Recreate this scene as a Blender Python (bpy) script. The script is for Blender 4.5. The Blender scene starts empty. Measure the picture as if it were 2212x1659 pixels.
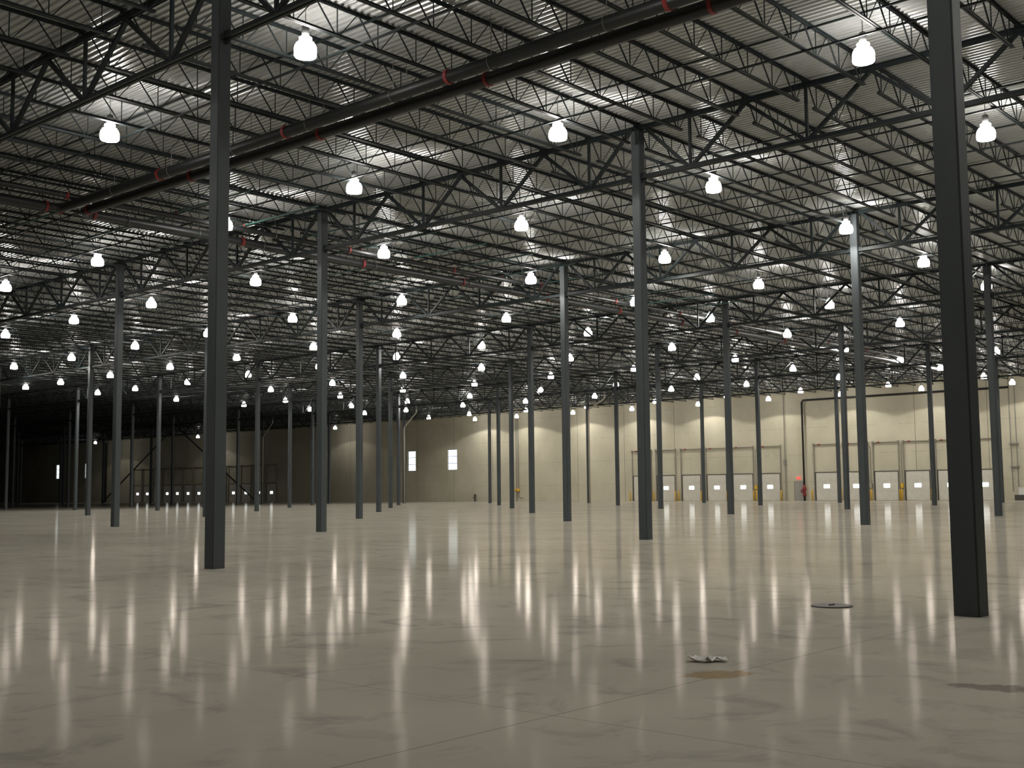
import bpy, bmesh, math, random
from mathutils import Vector, Matrix

random.seed(7)
B = 15.24                      # column bay, metres
S = bpy.context.scene
COL = S.collection
SIN, COS, PI = math.sin, math.cos, math.pi

# ------------------------------------------------------------------ camera
F_PX, PITCH, ROLL, YAW = 2511.2, 0.09133, 0.010649, 0.72211
CAM = Vector((-1.91142 * B, -1.33521 * B, 1.515))
fwd = Vector((COS(YAW), SIN(YAW), 0)); rgt = Vector((SIN(YAW), -COS(YAW), 0)); up0 = Vector((0, 0, 1))
Fd = fwd * COS(PITCH) + up0 * SIN(PITCH)
Ud = -fwd * SIN(PITCH) + up0 * COS(PITCH)
Xc = rgt * COS(ROLL) - Ud * SIN(ROLL)
Yc = rgt * SIN(ROLL) + Ud * COS(ROLL)
cd = bpy.data.cameras.new('camera'); cam = bpy.data.objects.new('camera', cd); COL.objects.link(cam)
cam.matrix_world = Matrix(((Xc.x, Yc.x, -Fd.x, CAM.x), (Xc.y, Yc.y, -Fd.y, CAM.y), (Xc.z, Yc.z, -Fd.z, CAM.z), (0, 0, 0, 1)))
cd.sensor_width = 36; cd.sensor_fit = 'HORIZONTAL'; cd.lens = F_PX / 2212 * 36
cd.clip_start = 0.05; cd.clip_end = 800
S.camera = cam

def px(p):
    d = Vector(p) - CAM; z = d.dot(Fd)
    if z < 0.2: return None
    return 1106 + F_PX * d.dot(Xc) / z, 829.5 - F_PX * d.dot(Yc) / z, z

def inframe(p, m=40):
    q = px(p)
    return q is not None and -m < q[0] < 2212 + m and -m < q[1] < 1659 + m

# ------------------------------------------------------------------ world, exposure
w = bpy.data.worlds.new('night'); S.world = w; w.use_nodes = True
w.node_tree.nodes['Background'].inputs[0].default_value = (0.5, 0.6, 0.75, 1)
w.node_tree.nodes['Background'].inputs[1].default_value = 0.01
S.view_settings.view_transform = 'Standard'; S.view_settings.look = 'None'
S.view_settings.gamma = 1; S.view_settings.use_curve_mapping = False
S.view_settings.exposure = 0.15
S.cycles.use_denoising = True
S.cycles.adaptive_threshold = 0.02; S.cycles.max_bounces = 6; S.cycles.diffuse_bounces = 4; S.cycles.glossy_bounces = 3
S.cycles.sample_clamp_indirect = 6.0
S.cycles.caustics_reflective = False; S.cycles.caustics_refractive = False

SPOT_W = 535.0                 # each lamp's downward beam
GLOW = 44.0                    # radiance of the glowing reflector
DAY = 6.5                      # daylight in the panes

# ------------------------------------------------------------------ materials
def mat(name, col, rough=0.5, metal=0.0, spec=0.5, emit=None, es=1.0):
    m = bpy.data.materials.new(name); m.use_nodes = True
    b = m.node_tree.nodes['Principled BSDF']
    b.inputs['Base Color'].default_value = (*col, 1); b.inputs['Roughness'].default_value = rough
    b.inputs['Metallic'].default_value = metal; b.inputs['Specular IOR Level'].default_value = spec
    if emit:
        b.inputs['Emission Color'].default_value = (*emit, 1); b.inputs['Emission Strength'].default_value = es
    return m

def N(m, t, **kw):
    n = m.node_tree.nodes.new(t)
    for k, v in kw.items(): setattr(n, k, v)
    return n

def setin(n, **kw):
    for k, v in kw.items(): n.inputs[k.replace('_', ' ')].default_value = v
    return n

def mottle(m, a, b, scale, detail=4.0, stretch=(1, 1, 1), extra=None):
    """mix two near tones with noise on object coordinates"""
    t = m.node_tree; bs = t.nodes['Principled BSDF']
    tc = N(m, 'ShaderNodeTexCoord'); mp = N(m, 'ShaderNodeMapping'); mp.inputs['Scale'].default_value = stretch
    no = setin(N(m, 'ShaderNodeTexNoise'), Scale=scale, Detail=detail, Roughness=0.6)
    rp = N(m, 'ShaderNodeValToRGB')
    rp.color_ramp.elements[0].position = 0.35; rp.color_ramp.elements[1].position = 0.68
    rp.color_ramp.elements[0].color = (*a, 1); rp.color_ramp.elements[1].color = (*b, 1)
    t.links.new(tc.outputs['Object'], mp.inputs['Vector']); t.links.new(mp.outputs['Vector'], no.inputs['Vector'])
    t.links.new(no.outputs['Fac'], rp.inputs['Fac']); t.links.new(rp.outputs['Color'], bs.inputs['Base Color'])
    return tc, rp, bs, t

def mth(m, op, a, b=None, clamp=False):
    n = N(m, 'ShaderNodeMath', operation=op); n.use_clamp = clamp
    for k, v in enumerate((a, b)):
        if v is None: continue
        if isinstance(v, (int, float)): n.inputs[k].default_value = v
        else: m.node_tree.links.new(v, n.inputs[k])
    return n.outputs[0]

def mix(m, fac, a, b):
    n = N(m, 'ShaderNodeMix', data_type='RGBA'); L = m.node_tree.links
    L.new(fac, n.inputs['Factor'])
    for s, v in (('A', a), ('B', b)):
        i = [k for k in n.inputs if k.name == s and k.type == 'RGBA'][0]
        if isinstance(v, tuple): i.default_value = (*v, 1)
        else: L.new(v, i)
    return [o for o in n.outputs if o.type == 'RGBA'][0]

M = {}
M['steel'] = mat('dark_steel_paint', (0.05, 0.06, 0.06), 0.52, spec=0.25)
mottle(M['steel'], (0.013, 0.020, 0.021), (0.022, 0.029, 0.030), 3.0)
M['column'] = mat('column_paint', (0.08, 0.09, 0.095), 0.6, spec=0.3)
mottle(M['column'], (0.066, 0.078, 0.084), (0.082, 0.094, 0.100), 1.5, stretch=(1, 1, 0.25))
M['deck'] = mat('galvanised_roof_deck', (0.62, 0.62, 0.57), 0.24, 0.30)
mottle(M['deck'], (0.43, 0.45, 0.445), (0.52, 0.53, 0.515), 0.35, stretch=(1, 0.15, 1))
M['pipe'] = mat('black_pipe_paint', (0.012, 0.014, 0.014), 0.45)
M['green_pipe'] = mat('dark_green_pipe_paint', (0.03, 0.09, 0.08), 0.35)
M['red'] = mat('red_coupling_paint', (0.22, 0.022, 0.02), 0.55)
M['zinc'] = mat('zinc', (0.22, 0.22, 0.21), 0.45, 0.5)
M['glow'] = mat('glowing_prismatic_glass', (0.9, 0.9, 0.88), 0.3, emit=(1.0, 0.95, 0.90), es=GLOW)
M['ballast'] = mat('ballast_housing_paint', (0.10, 0.10, 0.10), 0.5)
M['door'] = mat('dock_door_paint', (0.66, 0.63, 0.55), 0.45)
mottle(M['door'], (0.60, 0.575, 0.50), (0.70, 0.67, 0.59), 1.2)
M['seal'] = mat('black_door_seal', (0.07, 0.068, 0.06), 0.8)
M['track'] = mat('galvanised_track', (0.30, 0.28, 0.23), 0.5, 0.1)
M['yellow'] = mat('yellow_bollard_paint', (0.70, 0.42, 0.04), 0.45)
M['day'] = mat('daylit_pane', (0.8, 0.85, 0.9), 0.2, emit=(0.85, 0.94, 1.0), es=DAY)
M['tall_day'] = mat('daylit_tall_pane', (0.8, 0.85, 0.9), 0.2, emit=(0.80, 0.93, 1.0), es=1.5)
M['frame'] = mat('window_frame_paint', (0.35, 0.38, 0.40), 0.5)
M['grey_door'] = mat('grey_door_paint', (0.32, 0.31, 0.28), 0.5)
M['exit'] = mat('red_lit_sign', (0.3, 0.02, 0.02), 0.4, emit=(1.0, 0.08, 0.06), es=1.6)
M['drain'] = mat('drain_pipe_paint', (0.46, 0.42, 0.34), 0.45)
M['downspout'] = mat('black_downspout', (0.012, 0.012, 0.012), 0.5)
M['conduit'] = mat('grey_conduit', (0.24, 0.23, 0.20), 0.5)
M['box'] = mat('grey_control_box', (0.30, 0.28, 0.22), 0.5)
M['paper'] = mat('white_paper', (0.8, 0.79, 0.76), 0.7)
M['iron'] = mat('rusty_iron_cover', (0.05, 0.04, 0.035), 0.55)
M['white'] = mat('white_enamel', (0.72, 0.72, 0.68), 0.4)

# wall: tilt-up concrete with panel joints and form lines
m = M['wall'] = mat('tilt_up_concrete', (0.4, 0.37, 0.3), 0.85, spec=0.2)
tc, rp, bs, t = mottle(m, (0.51, 0.475, 0.36), (0.615, 0.58, 0.455), 0.28, 6.0, (1, 1, 0.7))
sx = N(m, 'ShaderNodeSeparateXYZ'); t.links.new(tc.outputs['Object'], sx.inputs[0])
def line(m, v, pitch, off, half):
    a = mth(m, 'ADD', v, -off); a = mth(m, 'DIVIDE', a, pitch); a = mth(m, 'ADD', a, 0.5); a = mth(m, 'FRACT', a)
    a = mth(m, 'SUBTRACT', a, 0.5); a = mth(m, 'ABSOLUTE', a)
    return mth(m, 'LESS_THAN', a, half / pitch)
jl = line(m, sx.outputs['Y'], B / 2, 2.925 * B, 0.022)
fl = line(m, sx.outputs['Z'], 3.05, 5.2, 0.03)
fn = setin(N(m, 'ShaderNodeTexNoise'), Scale=1.1, Detail=5.0)
t.links.new(tc.outputs['Object'], fn.inputs['Vector'])
ff = mth(m, 'MULTIPLY', fl, mth(m, 'GREATER_THAN', fn.outputs['Fac'], 0.5))
c = mix(m, mth(m, 'MULTIPLY', ff, 0.35), rp.outputs['Color'], (0.22, 0.20, 0.16))
c = mix(m, jl, c, (0.12, 0.11, 0.09))
t.links.new(c, bs.inputs['Base Color'])

# floor: sealed polished concrete, saw-cut joints, trowel marks, two stains
m = M['floor'] = mat('polished_concrete', (0.4, 0.37, 0.31), 0.2, spec=0.22)
tc, rp, bs, t = mottle(m, (0.405, 0.382, 0.322), (0.505, 0.476, 0.405), 0.22, 7.0)
obj = tc.outputs['Object']
sx = N(m, 'ShaderNodeSeparateXYZ'); t.links.new(obj, sx.inputs[0]); X, Y = sx.outputs['X'], sx.outputs['Y']
blot = setin(N(m, 'ShaderNodeTexNoise'), Scale=1.3, Detail=8.0, Roughness=0.65, Distortion=0.8); t.links.new(obj, blot.inputs['Vector'])
r2 = N(m, 'ShaderNodeValToRGB'); t.links.new(blot.outputs['Fac'], r2.inputs['Fac'])
r2.color_ramp.elements[0].position = 0.52; r2.color_ramp.elements[1].position = 0.70
c = mix(m, mth(m, 'MULTIPLY', r2.outputs['Color'], 0.6), rp.outputs['Color'], (0.23, 0.22, 0.20))
pale = mth(m, 'MAXIMUM', line(m, X, B / 2, -1.25 * B, 0.13), line(m, Y, B, 0.5 * B, 0.10))
c = mix(m, mth(m, 'MULTIPLY', pale, 0.18), c, (0.56, 0.52, 0.43))
dark = mth(m, 'MAXIMUM', line(m, X, B / 2, -22.95, 0.007), line(m, Y, B / 2, -15.24, 0.010))
c = mix(m, mth(m, 'MULTIPLY', dark, 0.4), c, (0.12, 0.11, 0.10))
sn = setin(N(m, 'ShaderNodeTexNoise'), Scale=6.0, Detail=6.0, Roughness=0.7); t.links.new(obj, sn.inputs['Vector'])
def ellipse(cx, cy, ang, ra, rb):
    dx = mth(m, 'ADD', X, -cx); dy = mth(m, 'ADD', Y, -cy); ca, sa = COS(ang), SIN(ang)
    a = mth(m, 'ADD', mth(m, 'MULTIPLY', dx, ca / ra), mth(m, 'MULTIPLY', dy, sa / ra))
    b = mth(m, 'ADD', mth(m, 'MULTIPLY', dx, -sa / rb), mth(m, 'MULTIPLY', dy, ca / rb))
    q = mth(m, 'ADD', mth(m, 'MULTIPLY', a, a), mth(m, 'MULTIPLY', b, b))
    q = mth(m, 'ADD', q, mth(m, 'MULTIPLY', mth(m, 'SUBTRACT', sn.outputs['Fac'], 0.5), 4.2))
    q = mth(m, 'SUBTRACT', 1.15, q); return mth(m, 'MULTIPLY', q, 1.8, True)
c = mix(m, mth(m, 'MULTIPLY', ellipse(-20.78, -15.20, -0.45, 0.30, 0.20), 0.75), c, (0.29, 0.205, 0.10))
c = mix(m, mth(m, 'MULTIPLY', ellipse(-20.02, -17.35, -1.35, 0.52, 0.17), 0.7), c, (0.16, 0.15, 0.13))
dif = N(m, 'ShaderNodeBsdfDiffuse'); glo = N(m, 'ShaderNodeBsdfGlossy'); glo.inputs['Color'].default_value = (1.0, 0.93, 0.84, 1); t.links.new(c, dif.inputs['Color'])
rn = setin(N(m, 'ShaderNodeTexNoise'), Scale=0.5, Detail=5.0); t.links.new(obj, rn.inputs['Vector'])
t.links.new(mth(m, 'ADD', mth(m, 'MULTIPLY', rn.outputs['Fac'], 0.06), 0.05), glo.inputs['Roughness'])
b1 = setin(N(m, 'ShaderNodeTexNoise'), Scale=8.0, Detail=6.0, Roughness=0.62); t.links.new(obj, b1.inputs['Vector'])
bp = setin(N(m, 'ShaderNodeBump'), Strength=0.09, Distance=0.009); t.links.new(b1.outputs['Fac'], bp.inputs['Height'])
t.links.new(bp.outputs['Normal'], glo.inputs['Normal'])
fr = N(m, 'ShaderNodeFresnel'); fr.inputs['IOR'].default_value = 1.2
ms = N(m, 'ShaderNodeMixShader'); t.links.new(mth(m, 'MINIMUM', mth(m, 'MULTIPLY', mth(m, 'POWER', fr.outputs[0], 4.0), 2.2), 0.36), ms.inputs['Fac'])
t.links.new(dif.outputs[0], ms.inputs[1]); t.links.new(glo.outputs[0], ms.inputs[2])
t.links.new(ms.outputs[0], t.nodes['Material Output'].inputs['Surface'])

# ------------------------------------------------------------------ mesh helpers
def box(bm, x0, x1, y0, y1, z0, z1):
    v = [bm.verts.new(p) for p in ((x0, y0, z0), (x1, y0, z0), (x1, y1, z0), (x0, y1, z0), (x0, y0, z1), (x1, y0, z1), (x1, y1, z1), (x0, y1, z1))]
    for f in ((0, 3, 2, 1), (4, 5, 6, 7), (0, 1, 5, 4), (1, 2, 6, 5), (2, 3, 7, 6), (3, 0, 4, 7)):
        bm.faces.new([v[i] for i in f])

def tube(bm, pts, r, n=8, cap=True):
    """swept round tube through points, mitred"""
    pts = [Vector(p) for p in pts]; rings = []
    for k, p in enumerate(pts):
        a = (pts[k] - pts[k - 1]).normalized() if k else (pts[1] - pts[0]).normalized()
        b = (pts[k + 1] - p).normalized() if k < len(pts) - 1 else a
        d = (a + b).normalized(); s = 1 / max(0.4, a.dot(d))
        e = Vector((0, 0, 1)) if abs(d.z) < 0.9 else Vector((1, 0, 0))
        u = d.cross(e).normalized(); v = d.cross(u).normalized()
        rings.append([bm.verts.new(p + (u * COS(2 * PI * (i + .5) / n) + v * SIN(2 * PI * (i + .5) / n)) * r * (s if 0 < k < len(pts) - 1 else 1)) for i in range(n)])
    for q, w2 in zip(rings, rings[1:]):
        for i in range(n): bm.faces.new((q[i], w2[i], w2[(i + 1) % n], q[(i + 1) % n]))
    if cap: bm.faces.new(rings[0]); bm.faces.new(rings[-1][::-1])

def lathe(bm, prof, n=14, c=(0, 0, 0)):
    rings = []
    for r, z in prof:
        rings.append([bm.verts.new((c[0] + r * COS(2 * PI * i / n), c[1] + r * SIN(2 * PI * i / n), c[2] + z)) for i in range(n)])
    for q, w2 in zip(rings, rings[1:]):
        for i in range(n): bm.faces.new((q[i], q[(i + 1) % n], w2[(i + 1) % n], w2[i]))
    bm.faces.new(rings[0][::-1]); bm.faces.new(rings[-1])

def mesh(name, bm, material, smooth=False):
    bmesh.ops.recalc_face_normals(bm, faces=bm.faces)
    me = bpy.data.meshes.new(name); bm.to_mesh(me); bm.free()
    if smooth:
        for p in me.polygons: p.use_smooth = True
    me.materials.append(material); return me

def put(name, me, parent=None, loc=None):
    o = bpy.data.objects.new(name, me); COL.objects.link(o)
    if parent: o.parent = parent
    if loc: o.location = loc
    return o

def obj(name, bm, material, parent=None, smooth=False, loc=None):
    return put(name, mesh(name, bm, material, smooth), parent, loc)

def BM(fn, *a, **k):
    bm = bmesh.new(); fn(bm, *a, **k); return bm

def tag(o, label, cat, group=None):
    o['label'] = label; o['category'] = cat; o['kind'] = 'thing'
    if group: o['group'] = group
    return o

def thing(name, label, cat, loc=(0, 0, 0), group=None):
    o = bpy.data.objects.new(name, None); COL.objects.link(o); o.location = loc; o.empty_display_size = 0.2
    return tag(o, label, cat, group)

def dup(root, loc):
    """copy a thing with copies of its parts and sub-parts, sharing meshes"""
    r = root.copy(); COL.objects.link(r); r.location = loc
    for ch in list(root.children):
        c2 = ch.copy(); COL.objects.link(c2); c2.parent = r
        for g in list(ch.children):
            d = g.copy(); COL.objects.link(d); d.parent = c2
    return r

def struct(o):
    o['kind'] = 'structure'; return o

ONES = 'zeroth first second third fourth fifth sixth seventh eighth ninth tenth eleventh twelfth thirteenth fourteenth fifteenth sixteenth seventeenth eighteenth nineteenth'.split()
TENS = {2: ('twentieth', 'twenty'), 3: ('thirtieth', 'thirty'), 4: ('fortieth', 'forty'), 5: ('fiftieth', 'fifty'), 6: ('sixtieth', 'sixty'), 7: ('seventieth', 'seventy'), 8: ('eightieth', 'eighty'), 9: ('ninetieth', 'ninety')}
def nth(n):
    if n < 20: return ONES[n]
    if n >= 100: return 'hundredth' if n == 100 else 'hundred-and-' + nth(n - 100)
    return TENS[n // 10][0] if n % 10 == 0 else TENS[n // 10][1] + '-' + ONES[n % 10]

# ------------------------------------------------------------------ shell
WX = 6.05 * B                  # dock wall plane
X0, Y0, Y1 = -3.4 * B, -3.2 * B, 17.5 * B
DECK = 12.86
bm = bmesh.new(); box(bm, X0, WX, Y0, Y1, -0.25, 0.0)
struct(obj('floor', bm, M['floor']))

bm = bmesh.new()               # ribbed deck: trapezoid ribs running along Y
prof = []; x = X0
while x < WX:
    for dx, dz in ((0.002, 0.045), (0.068, 0.045), (0.074, 0.043), (0.079, 0.037), (0.091, 0.008), (0.096, 0.002), (0.102, 0.0), (0.168, 0.0), (0.174, 0.002), (0.179, 0.008), (0.191, 0.037), (0.196, 0.043)):
        prof.append((min(x + dx, WX), DECK + dz))
    x += 0.2
prof.append((WX, DECK + 0.045))
va = [bm.verts.new((a, Y0, z)) for a, z in prof]; vb = [bm.verts.new((a, Y1, z)) for a, z in prof]
for k in range(len(prof) - 1):
    if prof[k + 1][0] - prof[k][0] > 1e-6: bm.faces.new((va[k], va[k + 1], vb[k + 1], vb[k]))
struct(obj('ceiling', bm, M['deck'], None, True))

# dock wall, with real openings for its four tall windows
WINS = [(6.385, 6.510, 4.57, 7.55), (6.950, 7.060, 4.57, 7.57), (13.225, 13.352, 4.97, 7.92), (14.020, 14.140, 4.97, 7.92)]
bm = bmesh.new(); ys = [Y0]
for a, b, z0, z1 in WINS:
    box(bm, WX, WX + 0.3, ys[-1], a * B, 0, 13.1)
    box(bm, WX, WX + 0.3, a * B, b * B, 0, z0); box(bm, WX, WX + 0.3, a * B, b * B, z1, 13.1); ys.append(b * B)
box(bm, WX, WX + 0.3, ys[-1], Y1, 0, 13.1)
struct(obj('wall_right', bm, M['wall']))
for nm, a in (('wall_left', (X0, WX + 0.3, Y1, Y1 + 0.3)), ('wall_back', (X0 - 0.3, X0, Y0, Y1)), ('wall_near', (X0, WX + 0.3, Y0 - 0.3, Y0))):
    struct(obj(nm, BM(box, *a, 0, 13.1), M['wall']))
for k, (a, b, z0, z1) in enumerate(WINS):
    y0, y1 = a * B, b * B
    fr = bmesh.new(); t_ = 0.06; xa, xb = WX + 0.10, WX + 0.20
    box(fr, xa, xb, y0, y0 + t_, z0, z1); box(fr, xa, xb, y1 - t_, y1, z0, z1)
    box(fr, xa, xb, y0 + t_, y1 - t_, z0, z0 + t_); box(fr, xa, xb, y0 + t_, y1 - t_, z1 - t_, z1)
    h = (z1 - z0) / 3
    for q in (1, 2): box(fr, xa, xb, y0 + t_, y1 - t_, z0 + q * h - 0.035, z0 + q * h + 0.035)
    wo = struct(obj('window_%d' % (k + 1), fr, M['frame']))
    wo['label'] = ['tall three-pane window, right one of the pair in the lit concrete wall', 'tall three-pane window, left one of the pair beside the pale drain pipe',
                   'small distant three-pane window, right one of the pair in the dark wall', 'small distant three-pane window at far left in the dark wall'][k]
    for q in range(3):
        za = z0 + t_ if q == 0 else z0 + q * h + 0.035; zb = z1 - t_ if q == 2 else z0 + (q + 1) * h - 0.035
        obj('pane', BM(box, WX + 0.14, WX + 0.16, y0 + t_, y1 - t_, za, zb), M['tall_day'], wo)

# ------------------------------------------------------------------ columns
CT = 12.60                     # column top
c_sh = bmesh.new(); box(c_sh, -.1525, .1525, -.1525, .1525, 0.0, CT - 0.03)
bmesh.ops.bevel(c_sh, geom=[e for e in c_sh.edges if abs(e.verts[0].co.z - e.verts[1].co.z) > 1], offset=0.02, segments=2, affect='EDGES')
c_sh = mesh('shaft', c_sh, M['column'])
c_cp = bmesh.new(); box(c_cp, -.22, .22, -.20, .20, CT - 0.03, CT)
c_cp = mesh('cap_plate', c_cp, M['steel'])
c_bs = [mesh('stabiliser_plate', BM(box, -.012, .012, ya, yb, 10.95, 11.25), M['steel']) for ya, yb in ((.1525, .30), (-.30, -.1525))]

cols = []
for j in range(-2, 6):
    for i in range(-2, 15):
        p = (j * B, i * B, 0)
        if (j, i) == (-2, -2): continue
        if not (inframe(p, 60) or inframe((p[0], p[1], 12), 60) or inframe((p[0], p[1], 6), 60)): continue
        cols.append((j, i))
SPECIAL = {(-1, -1): 'huge square dark steel column nearest the camera, near the right edge',
           (-1, 0): 'big square dark steel column in the left foreground', (0, 0): 'tall square dark steel column standing alone right of the middle',
           (0, 1): 'square dark steel column just right of the left foreground column'}
proto = None
crow = sorted({c[0] for c in cols})
for j in crow:
    row = sorted(i for jj, i in cols if jj == j)
    for n, i in enumerate(row):
        if proto is None:
            o = proto = thing('steel_column', '', 'column', (j * B, i * B, 0), 'square steel columns holding the roof')
            put('shaft', c_sh, o); put('cap_plate', c_cp, o)
            for q in c_bs: put('stabiliser_plate', q, o)
        else: o = dup(proto, (j * B, i * B, 0))
        dim = 'dark' if i < 6 else 'dim'
        o['label'] = SPECIAL.get((j, i), '%s square steel column, %s from the right in the %s column row back' % (dim, nth(n + 1), nth(crow.index(j) + 1)))

# ------------------------------------------------------------------ joist girders (along Y, column to column)
GT, GB, E8 = 12.74, 11.05, B / 8
def g_chord(z0, z1, ya, yb):
    bm = bmesh.new()           # double angle: two flanges, two stems with a gap
    top = z0 < 12
    for s in (-1, 1):
        xa, xb = sorted((s * 0.02, s * 0.10)); box(bm, xa, xb, ya, yb, *((z0, z0 + 0.02) if top else (z1 - 0.02, z1)))
        xa, xb = sorted((s * 0.02, s * 0.04)); box(bm, xa, xb, ya, yb, *((z0 + 0.02, z1) if top else (z0, z1 - 0.02)))
    return bm
def bar(bm, a, b, w_, h_):
    """rectangular bar between two points in the YZ plane"""
    a, b = Vector(a), Vector(b); d = (b - a).normalized(); u = Vector((1, 0, 0)); v = d.cross(u)
    vs = [[bm.verts.new(p + u * sx_ * w_ / 2 + v * sy_ * h_ / 2) for sx_, sy_ in ((-1, -1), (1, -1), (1, 1), (-1, 1))] for p in (a, b)]
    for i in range(4): bm.faces.new((vs[0][i], vs[0][(i + 1) % 4], vs[1][(i + 1) % 4], vs[1][i]))
    bm.faces.new(vs[0][::-1]); bm.faces.new(vs[1])
DIAG = []
for k in range(4):
    yb = (2 * k + 1) * E8
    DIAG += [((0, max(0.32, yb - E8), GT - 0.12), (0, yb - 0.08, GB + 0.10)), ((0, yb + 0.08, GB + 0.10), (0, min(B - 0.32, yb + E8), GT - 0.12))]
VERT = [((0, (2 * k + 1) * E8, GB + 0.06), (0, (2 * k + 1) * E8, GT - 0.06)) for k in range(4)]
g_tc = mesh('top_chord', g_chord(GT - 0.135, GT, 0.02, B - 0.02), M['steel'])
g_bc = mesh('bottom_chord', g_chord(GB, GB + 0.135, 0.16, B - 0.16), M['steel'])
g_dg = [mesh('diagonal', BM(bar, a, b, 0.10, 0.10), M['steel']) for a, b in DIAG]
g_vt = [mesh('vertical_post', BM(bar, a, b, 0.075, 0.075), M['steel']) for a, b in VERT]
bm = bmesh.new()
for q in [g_tc, g_bc] + g_dg + g_vt: bm.from_mesh(q)
g_all = mesh('truss_girder', bm, M['steel'])
g_near = None; g_rows = 0
for j in range(-2, 6):
    row = []
    for i in range(-3, 15):
        pts = [(j * B, (i + f) * B, z) for f in (0, .25, .5, .75, 1) for z in (GT, GB)]
        if any(inframe(p, 60) for p in pts): row.append(i)
    g_rows += bool(row)
    for n, i in enumerate(row):
        d = (Vector((j * B, (i + .5) * B, 11)) - CAM).length
        loc = (j * B, i * B, 0)
        if d < 62:
            if g_near is None:
                o = g_near = thing('truss_girder', '', 'girder', loc, 'roof truss girders between the columns')
                put('top_chord', g_tc, o); put('bottom_chord', g_bc, o)
                for q in g_dg: put('diagonal', q, o)
                for q in g_vt: put('vertical_post', q, o)
            else: o = dup(g_near, loc)
        else:
            o = tag(put('truss_girder', g_all, None, loc), '', 'girder', 'roof truss girders between the columns')
        o['label'] = 'dark steel truss girder, %s span from the right along the %s girder line back' % (nth(n + 1), nth(g_rows))

# ------------------------------------------------------------------ bar joists (along X, girder to girder)
JT, JB = 12.85, 12.10
def j_chord(z0, z1, xa, xb, top):
    bm = bmesh.new()
    for s in (-1, 1):
        ya, yb = sorted((s * 0.012, s * 0.058)); box(bm, xa, xb, ya, yb, *((z1 - 0.012, z1) if top else (z0, z0 + 0.012)))
        ya, yb = sorted((s * 0.012, s * 0.024)); box(bm, xa, xb, ya, yb, *((z0, z1 - 0.012) if top else (z0 + 0.012, z1)))
    return bm
PN = B / 12
def j_web(n=6, r=0.017, rv=0.013):
    bm = bmesh.new()
    for k in range(12):
        xb = (k + .5) * PN
        tube(bm, [(xb - PN / 2 + (0.12 if k == 0 else 0.03), 0, JT - 0.06), (xb - 0.05, 0, JB + 0.03)], r * 1.25, n, False)
        tube(bm, [(xb + 0.06, 0, JB + 0.03), (xb + PN / 2 - (0.12 if k == 11 else 0.03), 0, JT - 0.06)], rv, n, False)
        tube(bm, [(xb, 0, JB + 0.03), (xb, 0, JT - 0.06)], rv * 1.15, n, False)
    return bm
jm = [('top_chord', mesh('top_chord', j_chord(JT - 0.075, JT, 0.015, B - 0.015, True), M['steel'])),
      ('bottom_chord', mesh('bottom_chord', j_chord(JB, JB + 0.07, 0.42, B - 0.42, False), M['steel'])),
      ('web', mesh('web', j_web(), M['steel'])), ] + [('seat', mesh('seat', BM(box, xa, xb, -0.05, 0.05, GT + 0.003, JT - 0.077), M['steel'])) for xa, xb in ((0.015, 0.16), (B - 0.16, B - 0.015))]
bm = bmesh.new()
for nm, q in jm: bm.from_mesh(q)
j_all = mesh('roof_joist', bm, M['steel'])
cand, rest = [], []
for j in range(-3, 6):
    for k in range(-20, 8 * 14):
        y = k * E8
        vis = [px(((j + f) * B, y, z)) for f in (.02, .2, .4, .6, .8, .98) for z in (JT, JB)]
        vis = [q for q in vis if q and -20 < q[0] < 2232 and -20 < q[1] < 1679]
        if vis: cand.append((sum(1.0 / q[2] ** 2 for q in vis), j, k))
        elif px(((j + .5) * B, y, JB)) is None or j < 2: rest.append((j, k))
cand.sort(reverse=True)
show, field = cand[:300], cand[300:]
strips = sorted({c_[1] for c_ in show})
j_proto = j_small = None
for j in range(-3, 6):
    row = sorted(k for s_, jj, k in show if jj == j)
    for n, k in enumerate(row):
        loc = (j * B, k * E8, 0)
        d = (Vector(((j + .5) * B, k * E8, 12)) - CAM).length
        if d < 60:
            if j_proto is None:
                o = j_proto = thing('roof_joist', '', 'joist', loc, 'open-web joists under the roof deck')
                for nm, q in jm: put(nm, q, o)
            else: o = dup(j_proto, loc)
        else: o = tag(put('roof_joist', j_all, None, loc), '', 'joist', 'open-web joists under the roof deck')
        o['label'] = 'dark open-web roof joist, %s from the right in the %s roof strip back' % (nth(n + 1), nth(strips.index(j) + 1))
# the several hundred remaining joists of the same kind, one object
bm = bmesh.new()
def low_joist(bm, ox, oy, web=True):
    box(bm, ox + 0.02, ox + B - 0.02, oy - .05, oy + .05, JT - 0.06, JT)
    box(bm, ox + 0.42, ox + B - 0.42, oy - .05, oy + .05, JB, JB + 0.06)
    if not web: return
    for k in range(12):
        xb = ox + (k + .5) * PN
        for a, b, hw in ((-PN / 2 + (.27 if k == 0 else .05), -.04, .02), (.04, PN / 2 - (.27 if k == 11 else .05), .014), (0, 0, .014)):
            p, q = (xb + a, JT - .06), (xb + b, JB + .06)
            if a == 0: q = (xb, JB + .06); p = (xb, JT - .06)
            if b > a and a > 0: p, q = (xb + b, JT - .06), (xb + a, JB + .06)
            v = [bm.verts.new((p[0] - hw, oy, p[1])), bm.verts.new((p[0] + hw, oy, p[1])), bm.verts.new((q[0] + hw, oy, q[1])), bm.verts.new((q[0] - hw, oy, q[1]))]
            u = [bm.verts.new((c_.co.x, oy + hw, c_.co.z)) for c_ in v]
            for ii in range(4): bm.faces.new((v[ii], v[(ii + 1) % 4], u[(ii + 1) % 4], u[ii]))
            bm.faces.new(v[::-1]); bm.faces.new(u)
for s_, j, k in field: low_joist(bm, j * B, k * E8, k < 72)
for j, k in rest: low_joist(bm, j * B, k * E8, False)
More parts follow.
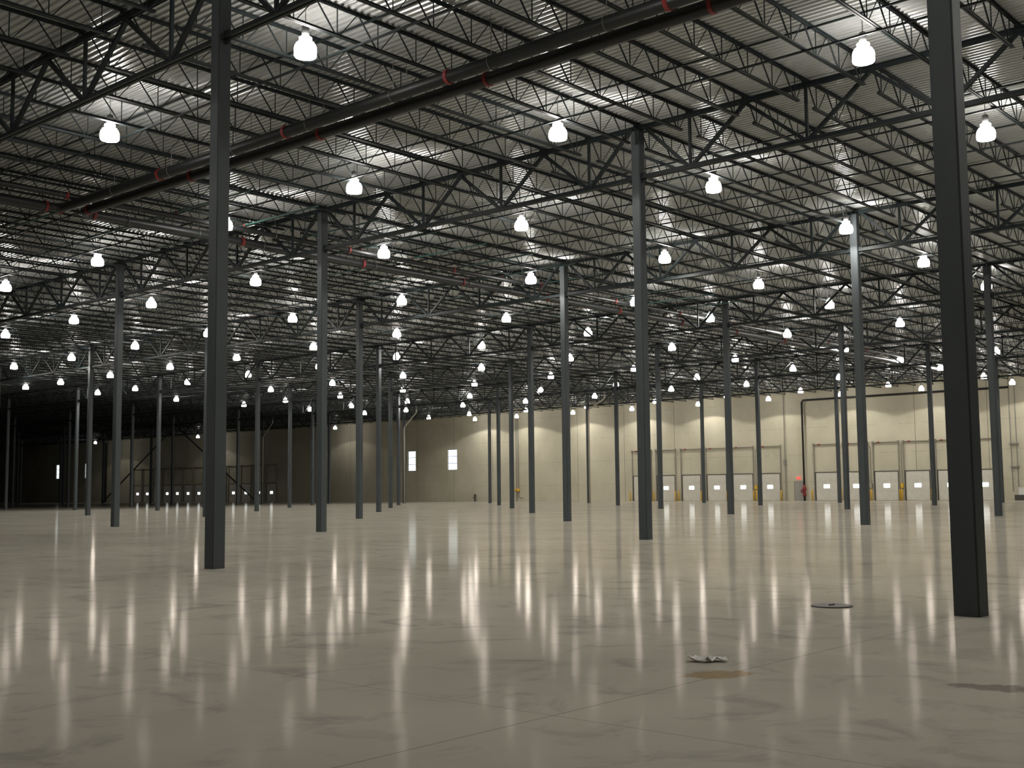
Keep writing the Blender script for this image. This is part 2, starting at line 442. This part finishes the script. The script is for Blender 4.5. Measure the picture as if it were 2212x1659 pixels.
me = bpy.data.meshes.new('roof_joist_field'); bm.to_mesh(me); bm.free(); me.materials.append(M['steel'])
o = put('roof_joist_field', me); o['kind'] = 'stuff'
o['label'] = 'dense mass of distant dark roof joists under the far deck'; o['category'] = 'joists'; o['group'] = 'open-web joists under the roof deck'

# ------------------------------------------------------------------ bridging lines across the joists
YB0, YB1 = -2.4 * B, 14 * B
for j in strips:
    for n, f in enumerate((0.25, 0.5, 0.75)):
        xx = (j + f) * B
        if j == 5 and f > 0.8: continue
        o = thing('bridging_line', 'thin dark steel bridging crossing the joists, %s line of the %s roof strip back' % (nth(n + 1), nth(strips.index(j) + 1)), 'bridging', (xx, 0, 0), 'joist bridging lines')
        obj('top_angle', BM(box, PN / 4 - .022, PN / 4 + .022, YB0, YB1, JT - 0.125, JT - 0.079), M['steel'], o)
        obj('bottom_angle', BM(box, -.024, .024, YB0, YB1, JB - 0.048, JB - 0.002), M['steel'], o)

# ------------------------------------------------------------------ high-bay lamps
lam_prof = [(0.245, 0.0), (0.265, 0.045), (0.27, 0.16), (0.253, 0.25), (0.207, 0.33), (0.130, 0.38), (0.115, 0.39), (0.15, 0.41), (0.155, 0.455), (0.11, 0.485), (0.03, 0.49)]
l_dome = bmesh.new(); lathe(l_dome, lam_prof[:6], 14); l_dome = mesh('reflector', l_dome, M['glow'], True)
l_neck = bmesh.new(); lathe(l_neck, lam_prof[5:], 12); l_neck = mesh('neck', l_neck, M['glow'], True)
l_bal = bmesh.new(); lathe(l_bal, [(0.05, 0.49), (0.09, 0.505), (0.09, 0.72), (0.05, 0.755), (0.02, 0.76)], 12); l_bal = mesh('ballast_housing', l_bal, M['ballast'], True)
for nm, deg, bl in (('lamp_beam', 151, 0.10), ('wall_lamp_beam', 146, 0.12), ('night_lamp_beam', 140, 0.12)):
    spot_d = bpy.data.lights.new(nm, 'SPOT'); spot_d.spot_size = math.radians(deg); spot_d.spot_blend = bl
    spot_d.energy = SPOT_W * {'lamp_beam': 1, 'wall_lamp_beam': 1.55, 'night_lamp_beam': 0.6}[nm]; spot_d.color = (1.0, 0.955, 0.87); spot_d.shadow_soft_size = 0.25
rod_cache = {}
def lamp(x, y, z, label, group='lit high-bay lamps'):
    # the rod hangs clear of joists, girders and bridging
    ky = round(y / E8) * E8
    if abs(y - ky) < 0.17: y = ky + math.copysign(0.17, y - ky)
    kx = round(x / B) * B
    if abs(x - kx) < 0.14: x = kx + math.copysign(0.14, x - kx)
    for off, gap in ((0, 0.19), (PN / 4, 0.045)):
        kb = round((x - off) / (B / 4)) * B / 4 + off
        if abs(x - kb) < gap: x = kb + math.copysign(gap, x - kb)
    o = thing('high_bay_lamp', label, 'lamp', (x, y, z - 0.23), group)
    put('reflector', l_dome, o); put('neck', l_neck, o); put('ballast_housing', l_bal, o)
    key = round(z, 2)
    if key not in rod_cache: rod_cache[key] = mesh('hanging_rod', BM(tube, [(0, 0, 0.76), (0, 0, DECK - (z - 0.23))], 0.011, 6), M['zinc'])
    put('hanging_rod', rod_cache[key], o)
    s = bpy.data.objects.new('lamp_beam', bpy.data.lights['night_lamp_beam' if y > 100 else 'wall_lamp_beam' if x > 85 else 'lamp_beam']); COL.objects.link(s); s.parent = o; s.location = (0, 0, -0.02)
    return o
ROWS = [
 (11.85, [(-12.55, -8.78), (-12.55, 0.56), (-12.31, 9.72)]),
 (11.85, [(-3.26, -8.88), (-3.52, 0.32), (-3.65, 9.16), (-3.39, 16.91), (-3.17, 26.87), (-3.01, 35.99)]),
 (11.85, [(5.12, -8.82), (4.74, 0.2), (4.57, 8.76), (4.47, 16.56), (4.67, 26.02), (4.81, 35.58), (4.85, 44.02), (4.92, 52.92)]),
 (11.85, [(14.05, -0.2), (13.99, 8.43), (13.76, 16.12), (13.77, 25.34), (13.58, 34.57), (13.76, 43.56), (13.88, 52.51), (14.22, 62.0), (13.95, 70.7)]),
 (11.85, [(23.24, 0.36), (23.01, 8.82), (22.88, 16.49), (22.66, 25.66), (22.58, 35.21), (22.91, 44.35), (22.87, 53.54), (22.96, 62.66), (23.04, 71.97), (23.01, 80.67), (23.05, 87.43)]),
 (11.85, [(31.85, 0.53), (31.78, 9.24), (31.44, 16.89), (31.28, 26.13), (31.22, 35.67), (31.53, 44.84), (31.5, 54.14), (31.45, 63.71), (31.44, 73.05), (31.47, 82.14), (31.21, 88.8)]),
 (11.79, [(41.68, 9.33), (41.17, 16.91), (41.7, 26.47), (41.73, 35.98), (41.78, 45.44), (41.59, 54.83), (41.52, 64.43), (41.47, 73.83), (41.34, 82.3), (41.22, 90.23)]),
 (11.75, [(51.6, 9.73), (51.55, 17.75), (51.51, 27.03), (51.64, 36.93), (51.42, 45.92), (51.73, 55.67), (51.27, 65.16), (51.36, 74.94), (50.81, 83.62), (51.09, 91.72)]),
 (11.71, [(61.36, 10.14), (61.5, 17.75), (61.48, 27.25), (61.9, 37.18), (61.71, 46.24), (61.6, 55.67), (61.62, 65.67), (61.66, 75.45), (61.36, 84.71), (61.36, 92.46)]),
 (11.65, [(70.75, 9.72), (69.94, 17.75), (71.39, 27.79), (71.19, 37.4), (70.2, 45.52), (71.42, 56.25), (71.14, 65.95), (70.07, 74.82), (70.64, 85.19), (70.32, 92.58)]),
 (11.60, [(80.93, 8.95), (80.3, 17.75), (82.07, 27.71), (81.89, 37.17), (81.7, 45.99), (82.36, 55.84), (82.72, 66.13), (81.7, 74.98), (81.52, 84.66), (82.4, 93.14)]),
 (11.53, [(88.1, 9.0), (88.05, 17.75), (88.25, 26.87), (88.63, 35.94), (88.37, 44.54), (89.23, 54.39), (89.29, 64.08), (89.24, 73.42), (89.18, 83.09), (89.19, 90.84), (88.26, 119.81), (87.45, 155.93), (85.46, 187.36)])]
for r, (z, pts) in enumerate(ROWS):
    n = 0
    for x, y in pts:
        if not inframe((x, y, z), 25):
            lamp(x, y, z, 'glowing high-bay lamp out of sight beside the %s lamp row, hung at %d metres' % (nth(r + 1), round(y)), 'high-bay lamps outside the view'); continue
        n += 1
        lab = 'glowing white high-bay lamp, %s from the right in the %s lamp row back' % (nth(n), nth(r + 1))
        if r == 11 and y > 100: lab = 'lone distant high-bay lamp over the dark bays, %s from the right beyond the lit rows' % nth({119: 1, 155: 2, 187: 3}[int(y)])
        lamp(x, y, z, lab)
q = 0
for x in (-21.3, -12.4, -3.4, 5.4, 14.5, 23.6, 32.7, 42.0):
    for y in (-18.0, -9.0, 0.2, 9.3):
        if inframe((x, y, 11.85), 30) or any(abs(x - a) < 3.5 and abs(y - b) < 4.5 for z_, pp in ROWS for a, b in pp): continue
        if x > -20 and y > -3: continue
        q += 1; lamp(x, y, 11.85, 'glowing high-bay lamp outside the picture, %s of those nearest the camera' % nth(q), 'high-bay lamps outside the view')

# ------------------------------------------------------------------ sprinkler mains and branch lines
PZ, PR = 11.60, 0.16
def pipe_run(name, label, pts, r, couplings, hangers, mat_=None, group='black sprinkler mains'):
    o = thing(name, label, 'pipe', pts[0], group); L = Vector(pts[0])
    rel = [Vector(p) - L for p in pts]
    obj('pipe', BM(tube, rel, r, 14), mat_ or M['pipe'], o, True)
    for a, d in couplings:
        a = Vector(a) - L; d = Vector(d).normalized() * 0.05
        obj('red_coupling', BM(tube, [a - d, a + d], r + 0.028, 14), M['red'], o)
    for a in hangers:
        a = Vector(a) - L
        bm = bmesh.new(); tube(bm, [a + Vector((0, 0, r + .005)), a + Vector((0, 0, DECK - pts[0][2] - 0.005))], 0.010, 6)
        ring = [(a.x + ((r + .012) * COS(q) if abs(pts[-1][1] - pts[0][1]) > abs(pts[-1][0] - pts[0][0]) else 0),
                 a.y + (0 if abs(pts[-1][1] - pts[0][1]) > abs(pts[-1][0] - pts[0][0]) else (r + .012) * COS(q)), a.z + (r + .012) * SIN(q)) for q in [PI / 2 + 2 * PI * k / 16 for k in range(17)]]
        tube(bm, ring, 0.010, 5); obj('hanger', bm, M['zinc'], o)
    return o
MX1, MX2, VY1, VY2 = -0.615 * B, -0.565 * B, 1.14 * B, 1.195 * B
ycoup = [-7.4 + 6.4 * k for k in range(5)]
pipe_run('sprinkler_main', 'thick black sprinkler main with red couplings, upper one of the front pair', [(MX1, Y0 + 1, PZ), (MX1, VY2 - 0.3, PZ), (MX1 - 0.09, VY2 - 0.09, PZ), (MX1 - 0.3, VY2, PZ), (X0 + 1, VY2, PZ)], PR,
         [((MX1, y, PZ), (0, 1, 0)) for y in ycoup] + [((MX1 - 0.55, VY2, PZ), (1, 0, 0))], [(MX1, -9.2 + 3.4 * k, PZ) for k in range(8)])
pipe_run('sprinkler_main', 'thick black sprinkler main with red couplings, lower one of the front pair', [(MX2, Y0 + 1, PZ), (MX2, VY2 - 0.3, PZ), (MX2 + 0.09, VY2 - 0.09, PZ), (MX2 + 0.3, VY2, PZ), (4.9 * B, VY2, PZ)], PR,
         [((MX2, y - 0.6, PZ), (0, 1, 0)) for y in ycoup] + [((MX2 + 0.5 + 6.4 * k, VY2, PZ), (1, 0, 0)) for k in range(9)], [(MX2, -8.9 + 3.4 * k, PZ) for k in range(8)] + [(-6.8 + 3.05 * k, VY2, PZ) for k in range(13)])
PZ2 = PZ + 0.28
pipe_run('sprinkler_main', 'black sprinkler main running straight back, higher one of the crossing pair', [(X0 + 1, VY1, PZ2), (4.9 * B, VY1, PZ2)], 0.105,
         [((-16 + 6.4 * k, VY1, PZ2), (1, 0, 0)) for k in range(12)], [(-6.8 + 3.05 * k, VY1, PZ2) for k in range(-4, 18)])
for n in range(13):
    xb = -9.8 + 3.05 * n + 1.5
    o = thing('sprinkler_branch', 'thin green sprinkler branch pipe, %s one back along the crossing main' % nth(n + 1), 'pipe', (xb, VY1, PZ2 + 0.107), 'sprinkler branch pipes')
    zz = 12.055 - (PZ2 + 0.107)
    obj('riser', BM(tube, [(0, 0, 0), (0, 0, zz)], 0.035, 8), M['pipe'], o)
    obj('branch', BM(tube, [(0, -0.3 * B, zz), (0, 0.45 * B, zz)], 0.034, 8), M['green_pipe'], o)
    obj('red_fitting', BM(tube, [(0, 0, zz - 0.04), (0, 0, zz + 0.036)], 0.058, 10), M['red'], o)

# ------------------------------------------------------------------ roof drain pipes beside three back columns
for n, (i, zt) in enumerate(((4, 10.6), (6, 10.0), (8, 9.9))):
    x, y = 5 * B - 0.33, i * B - 0.40
    o = thing('roof_drain_pipe', ['pale roof drain pipe bending at the top, right one, behind the dark columns', 'pale roof drain pipe beside the left lit window, bending at the top',
              'pale roof drain pipe standing in the dark bays at left'][n], 'pipe', (x, y, 0), 'roof drain pipes')
    dz, dy = 11.8 - zt, -2.3
    obj('pipe', BM(tube, [(0, 0, 0), (0, 0, zt - 0.15), (0, -0.1, zt + 0.03), (0, dy + .1, zt + dz - 0.1), (0, dy, zt + dz), (0, dy, DECK - 0.01)], 0.085, 10), M['drain'], o, True)
    obj('joint_collar', BM(tube, [(0, 0, zt - 0.42), (0, 0, zt - 0.22)], 0.105, 10), M['drain'], o)

# inverted-V wind brace in the dark bays
for nm, (ya, yb, lab) in {'l': (11 * B - .16, 9.55 * B, 'long diagonal steel wind brace in the dark bays, leaning right'), 'r': (8 * B + .5, 9.45 * B, 'long diagonal steel wind brace in the dark bays, leaning left')}.items():
    tag(obj('wind_brace', BM(bar, (5 * B - 0.35, ya, 0.0), (5 * B - 0.35, yb, 12.05), 0.16, 0.16), M['column']), lab, 'brace', 'wind braces')

# ------------------------------------------------------------------ dock doors
DW, DH = 2.55, 3.12
door_panel = bmesh.new()
box(door_panel, -0.06, -0.02, -DW / 2, DW / 2, 0.02, DH)
for k in range(1, 5): box(door_panel, -0.068, -0.06, -DW / 2, DW / 2, k * DH / 5 - 0.012, k * DH / 5 + 0.012)
for k in range(5):
    for s in (-1, 0, 1): box(door_panel, -0.075, -0.06, s * 0.6 - 0.03, s * 0.6 + 0.03, (k + .5) * DH / 5 - 0.05, (k + .5) * DH / 5 + 0.05) if k != 2 else None
door_panel = mesh('door_panel', door_panel, M['door'])
door_pane = mesh('window_pane', BM(box, -0.085, -0.06, -0.34, 0.34, 1.42, 1.80), M['day'])
bm = bmesh.new()
box(bm, -0.09, -0.0, -DW / 2 - 0.09, -DW / 2, 0, DH + 0.09); box(bm, -0.09, -0.0, DW / 2, DW / 2 + 0.09, 0, DH + 0.09); box(bm, -0.09, -0.0, -DW / 2, DW / 2, DH, DH + 0.09)
door_seal = mesh('door_seal', bm, M['seal'])
tracks = []
for s in (-1, 1):
    y = s * (DW / 2 + 0.17)
    tracks.append(mesh('track', BM(box, -0.14, 0.0, y - 0.045, y + 0.045, 0, 6.28), M['track']))
bm = bmesh.new(); tube(bm, [(-0.16, -DW / 2 - 0.22, 6.30), (-0.16, DW / 2 + 0.22, 6.30)], 0.055, 8)
box(bm, -0.24, 0, -DW / 2 - 0.26, -DW / 2 - 0.10, 6.12, 6.44); box(bm, -0.24, 0, DW / 2 + 0.10, DW / 2 + 0.26, 6.12, 6.44); box(bm, -0.03, 0, -DW / 2 - .1, DW / 2 + .1, 6.24, 6.36)
door_shaft = mesh('spring_shaft', bm, M['track'])
door_motor = mesh('red_spring_cone', BM(tube, [(-0.16, 0.60, 6.30), (-0.16, 0.9, 6.30)], 0.075, 10), M['red'])
NEAR = [4.249, 4.012, 3.769, 3.535, 3.300, 3.067, 2.603, 2.373, 2.144, 1.919, 1.69, 1.461]
FAR = [12.017, 11.79, 11.56, 11.339, 11.116, 10.887, 10.66, 10.43, 10.20, 9.965, 9.725, 9.49, 9.252]
dproto = None
def dock(i, label, grp):
    global dproto
    loc = (WX, i * B, 0)
    if dproto is None:
        o = dproto = thing('dock_door', '', 'door', loc)
        for nm, q in (('door_panel', door_panel), ('door_seal', door_seal), ('spring_shaft', door_shaft)): put(nm, q, o)
        put('window_pane', door_pane, o.children[0])
        for q in tracks: put('track', q, o)
        put('red_spring_cone', door_motor, o)
    else: o = dup(dproto, loc)
    o['label'] = label; o['group'] = grp
for n, i in enumerate(sorted(NEAR)): dock(i, 'pale dock door with a bright pane, %s from the right in the lit wall' % nth(n + 1), 'dock doors in the lit wall')
for n, i in enumerate(sorted(FAR)): dock(i, 'dark distant dock door with a bright pane, %s from the right in the unlit bays' % nth(n + 1), 'dock doors in the dark bays')

# yellow bollards either side of each lit door
bol = bmesh.new(); lathe(bol, [(0.085, 0), (0.085, 1.15), (0.07, 1.21), (0.03, 1.24)], 12); bol = mesh('bollard', bol, M['yellow'], True)
pos = sorted(y for i in NEAR for y in (i * B - DW / 2 - 0.33, i * B + DW / 2 + 0.33))
for n, y in enumerate(pos):
    tag(put('bollard', bol, None, (WX - 0.45, y, 0)), 'yellow steel bollard beside a dock door, %s from the right along the wall' % nth(n + 1), 'bollard', 'yellow bollards at the dock doors')
for n, y in enumerate((3.185, 3.655, 2.03, 2.26)):
    o = thing('control_box', 'small %s dock control box between doors, %s from the right' % ('dull yellow', nth(sorted((3.185, 3.655, 2.03, 2.26)).index(y) + 1)), 'box', (WX - 0.015, y * B, 1.35), 'dock control boxes')
    obj('housing', BM(box, -0.20, 0, -0.16, 0.16, 0, 0.5), M['box'] if n % 2 else M['yellow'], o)
    obj('conduit', BM(tube, [(-0.06, 0, 0.5), (-0.06, 0, 4.6)], 0.03, 8), M['conduit'], o)

# personnel door, red sign, sprinkler riser with red valve, downspouts, wall pipes
y = 2.828 * B
o = struct(obj('door_1', BM(box, WX - 0.05, WX, y - 0.5, y + 0.5, 0, 2.15), M['grey_door'])); o['label'] = 'grey personnel door in the lit wall under the red sign'
obj('door_handle', BM(box, WX - 0.11, WX - 0.05, y - 0.42, y - 0.28, 1.0, 1.06), M['zinc'], o)
fr = bmesh.new(); box(fr, WX - 0.07, WX, y - 0.6, y - 0.5, 0, 2.25); box(fr, WX - 0.07, WX, y + 0.5, y + 0.6, 0, 2.25); box(fr, WX - 0.07, WX, y - 0.5, y + 0.5, 2.15, 2.25)
obj('door_frame', fr, M['track'], o)
tag(obj('exit_sign', BM(box, WX - 0.10, WX, y - 0.21, y + 0.21, 2.46, 2.72), M['exit']), 'small red lit sign above the grey personnel door', 'sign')
yr = 2.775 * B
o = thing('sprinkler_riser', 'black sprinkler riser pipe turning along the wall top, red valve at its foot', 'pipe', (WX - 0.3, yr, 0))
obj('pipe', BM(tube, [(0, 0, 0), (0, 0, 11.15), (0, -0.12, 11.35), (0, -0.3, 11.4), (0, -1.5 * B, 11.4)], 0.11, 12), M['downspout'], o, True)
bm = bmesh.new(); lathe(bm, [(0.14, 0.5), (0.2, 0.56), (0.2, 0.75), (0.15, 0.85), (0.16, 1.15), (0.23, 1.25), (0.23, 1.45), (0.15, 1.55), (0.14, 1.8)], 14)
tube(bm, [(-0.1, 0, 1.0), (-0.45, 0.12, 1.0), (-0.45, 0.12, 1.25)], 0.07, 10)
obj('red_valve', bm, M['red'], o, True)
obj('valve_wheel', BM(tube, [(-0.45 + .16 * COS(q), 0.12 + .16 * SIN(q), 1.28) for q in [2 * PI * k / 16 for k in range(17)]], 0.02, 6), M['red'], o)
for n, (i, lab) in enumerate(((8.314, 'black downspout on the wall left of the warm light pool'), (12.782, 'distant black downspout crossing a light pool in the dark bays'))):
    tag(obj('downspout', BM(tube, [(WX - 0.3, i * B, 0), (WX - 0.3, i * B, 11.9)], 0.2, 10), M['downspout']), lab, 'pipe', 'black downspouts on the dock wall')
o = thing('wall_conduit', 'grey conduit with a box, on the wall between dock doors and the grey door', 'pipe', (WX - 0.015, 2.935 * B, 0))
obj('conduit', BM(tube, [(-0.06, 0, 0), (-0.06, 0, 12.2)], 0.045, 8), M['conduit'], o)
obj('junction_box', BM(box, -0.16, 0, -0.15, 0.15, 4.1, 4.7), M['conduit'], o)
o = thing('sprinkler_standpipe', 'slim twin standpipe with yellow-green valve on the lit wall behind the columns', 'pipe', (WX - 0.015, 5.615 * B, 0))
for q in (-0.14, 0.2): obj('standpipe', BM(tube, [(-0.12, q, 0.0 if q > 0 else 1.2), (-0.12, q, 11.9)], 0.06, 8), M['conduit'], o)
obj('valve', BM(box, -0.3, -0.02, -0.35, 0.35, 1.35, 1.75), M['yellow'], o, True)
obj('drain_stub', BM(tube, [(-0.12, -0.14, 1.4), (-0.12, -0.14, 0.55), (-0.12, -0.9, 0.5)], 0.05, 8), M['conduit'], o)
o = thing('floor_standpipe', 'short black standpipe with a side outlet by the lit wall', 'pipe', (WX - 0.4, 6.13 * B, 0))
bm = bmesh.new(); lathe(bm, [(0.16, 0), (0.13, 0.08), (0.13, 0.8), (0.17, 0.85), (0.17, 0.98), (0.08, 1.05)], 12); obj('post', bm, M['seal'], o, True)
obj('outlet', BM(tube, [(0, 0.1, 0.55), (0, 0.4, 0.55)], 0.05, 8), M['seal'], o)
o = thing('wall_pipes', 'grey pipe pair climbing the lit wall at the far right edge', 'pipe', (WX - 0.015, 1.262 * B, 0))
for q in (-0.3, 0.25): obj('pipe', BM(tube, [(-0.12, q, 0.9), (-0.12, q, 12.2)], 0.05, 8), M['conduit'], o)
for z in (3.3, 5.6): obj('bracket', BM(box, -0.2, 0, -0.45, 0.4, z, z + 0.14), M['conduit'], o)
o = thing('equipment_cabinet', 'low white equipment cabinet on a dark base by the wall at right edge', 'cabinet', (WX - 0.6, 1.205 * B, 0))
obj('base', BM(box, -0.35, 0.35, -0.6, 0.75, 0, 0.55), M['seal'], o); obj('body', BM(box, -0.3, 0.3, -0.6, 0.35, 0.55, 1.25), M['white'], o)
obj('lid', BM(box, -0.33, 0.33, -0.63, 0.38, 1.25, 1.31), M['white'], o)

# ------------------------------------------------------------------ small things on the floor
bm = bmesh.new(); lathe(bm, [(0.26, 0), (0.26, 0.012), (0.24, 0.018), (0.02, 0.018)], 28)
o = thing('floor_cover', 'round dark iron floor cover lying between the light streaks', 'cover', (-15.17, -13.45, 0))
obj('plate', bm, M['iron'], o); obj('lift_lug', BM(box, -0.06, 0.06, -0.015, 0.015, 0.018, 0.03), M['iron'], o)
bm = bmesh.new()                # crumpled strip of paper
n = 9; vs = []
for a in range(n):
    for b in range(5):
        vs.append(bm.verts.new(((a / (n - 1) - .5) * 0.34, (b / 4 - .5) * 0.15 + 0.03 * SIN(a * 1.3), 0.012 + 0.035 * abs(SIN(a * 1.9 + b * 2.3)) * (0.4 + random.random()) + (0.05 if a == 0 else 0))))
for a in range(n - 1):
    for b in range(4): bm.faces.new((vs[a * 5 + b], vs[a * 5 + b + 1], vs[a * 5 + b + 6], vs[a * 5 + b + 5]))
o = obj('paper_scrap', bm, M['paper'], None, False, (-20.22, -14.74, 0)); o.rotation_euler.z = YAW - PI / 2
sm = o.modifiers.new('thickness', 'SOLIDIFY'); sm.thickness = 0.004
tag(o, 'crumpled white paper scrap on the floor behind the brown stain', 'paper')
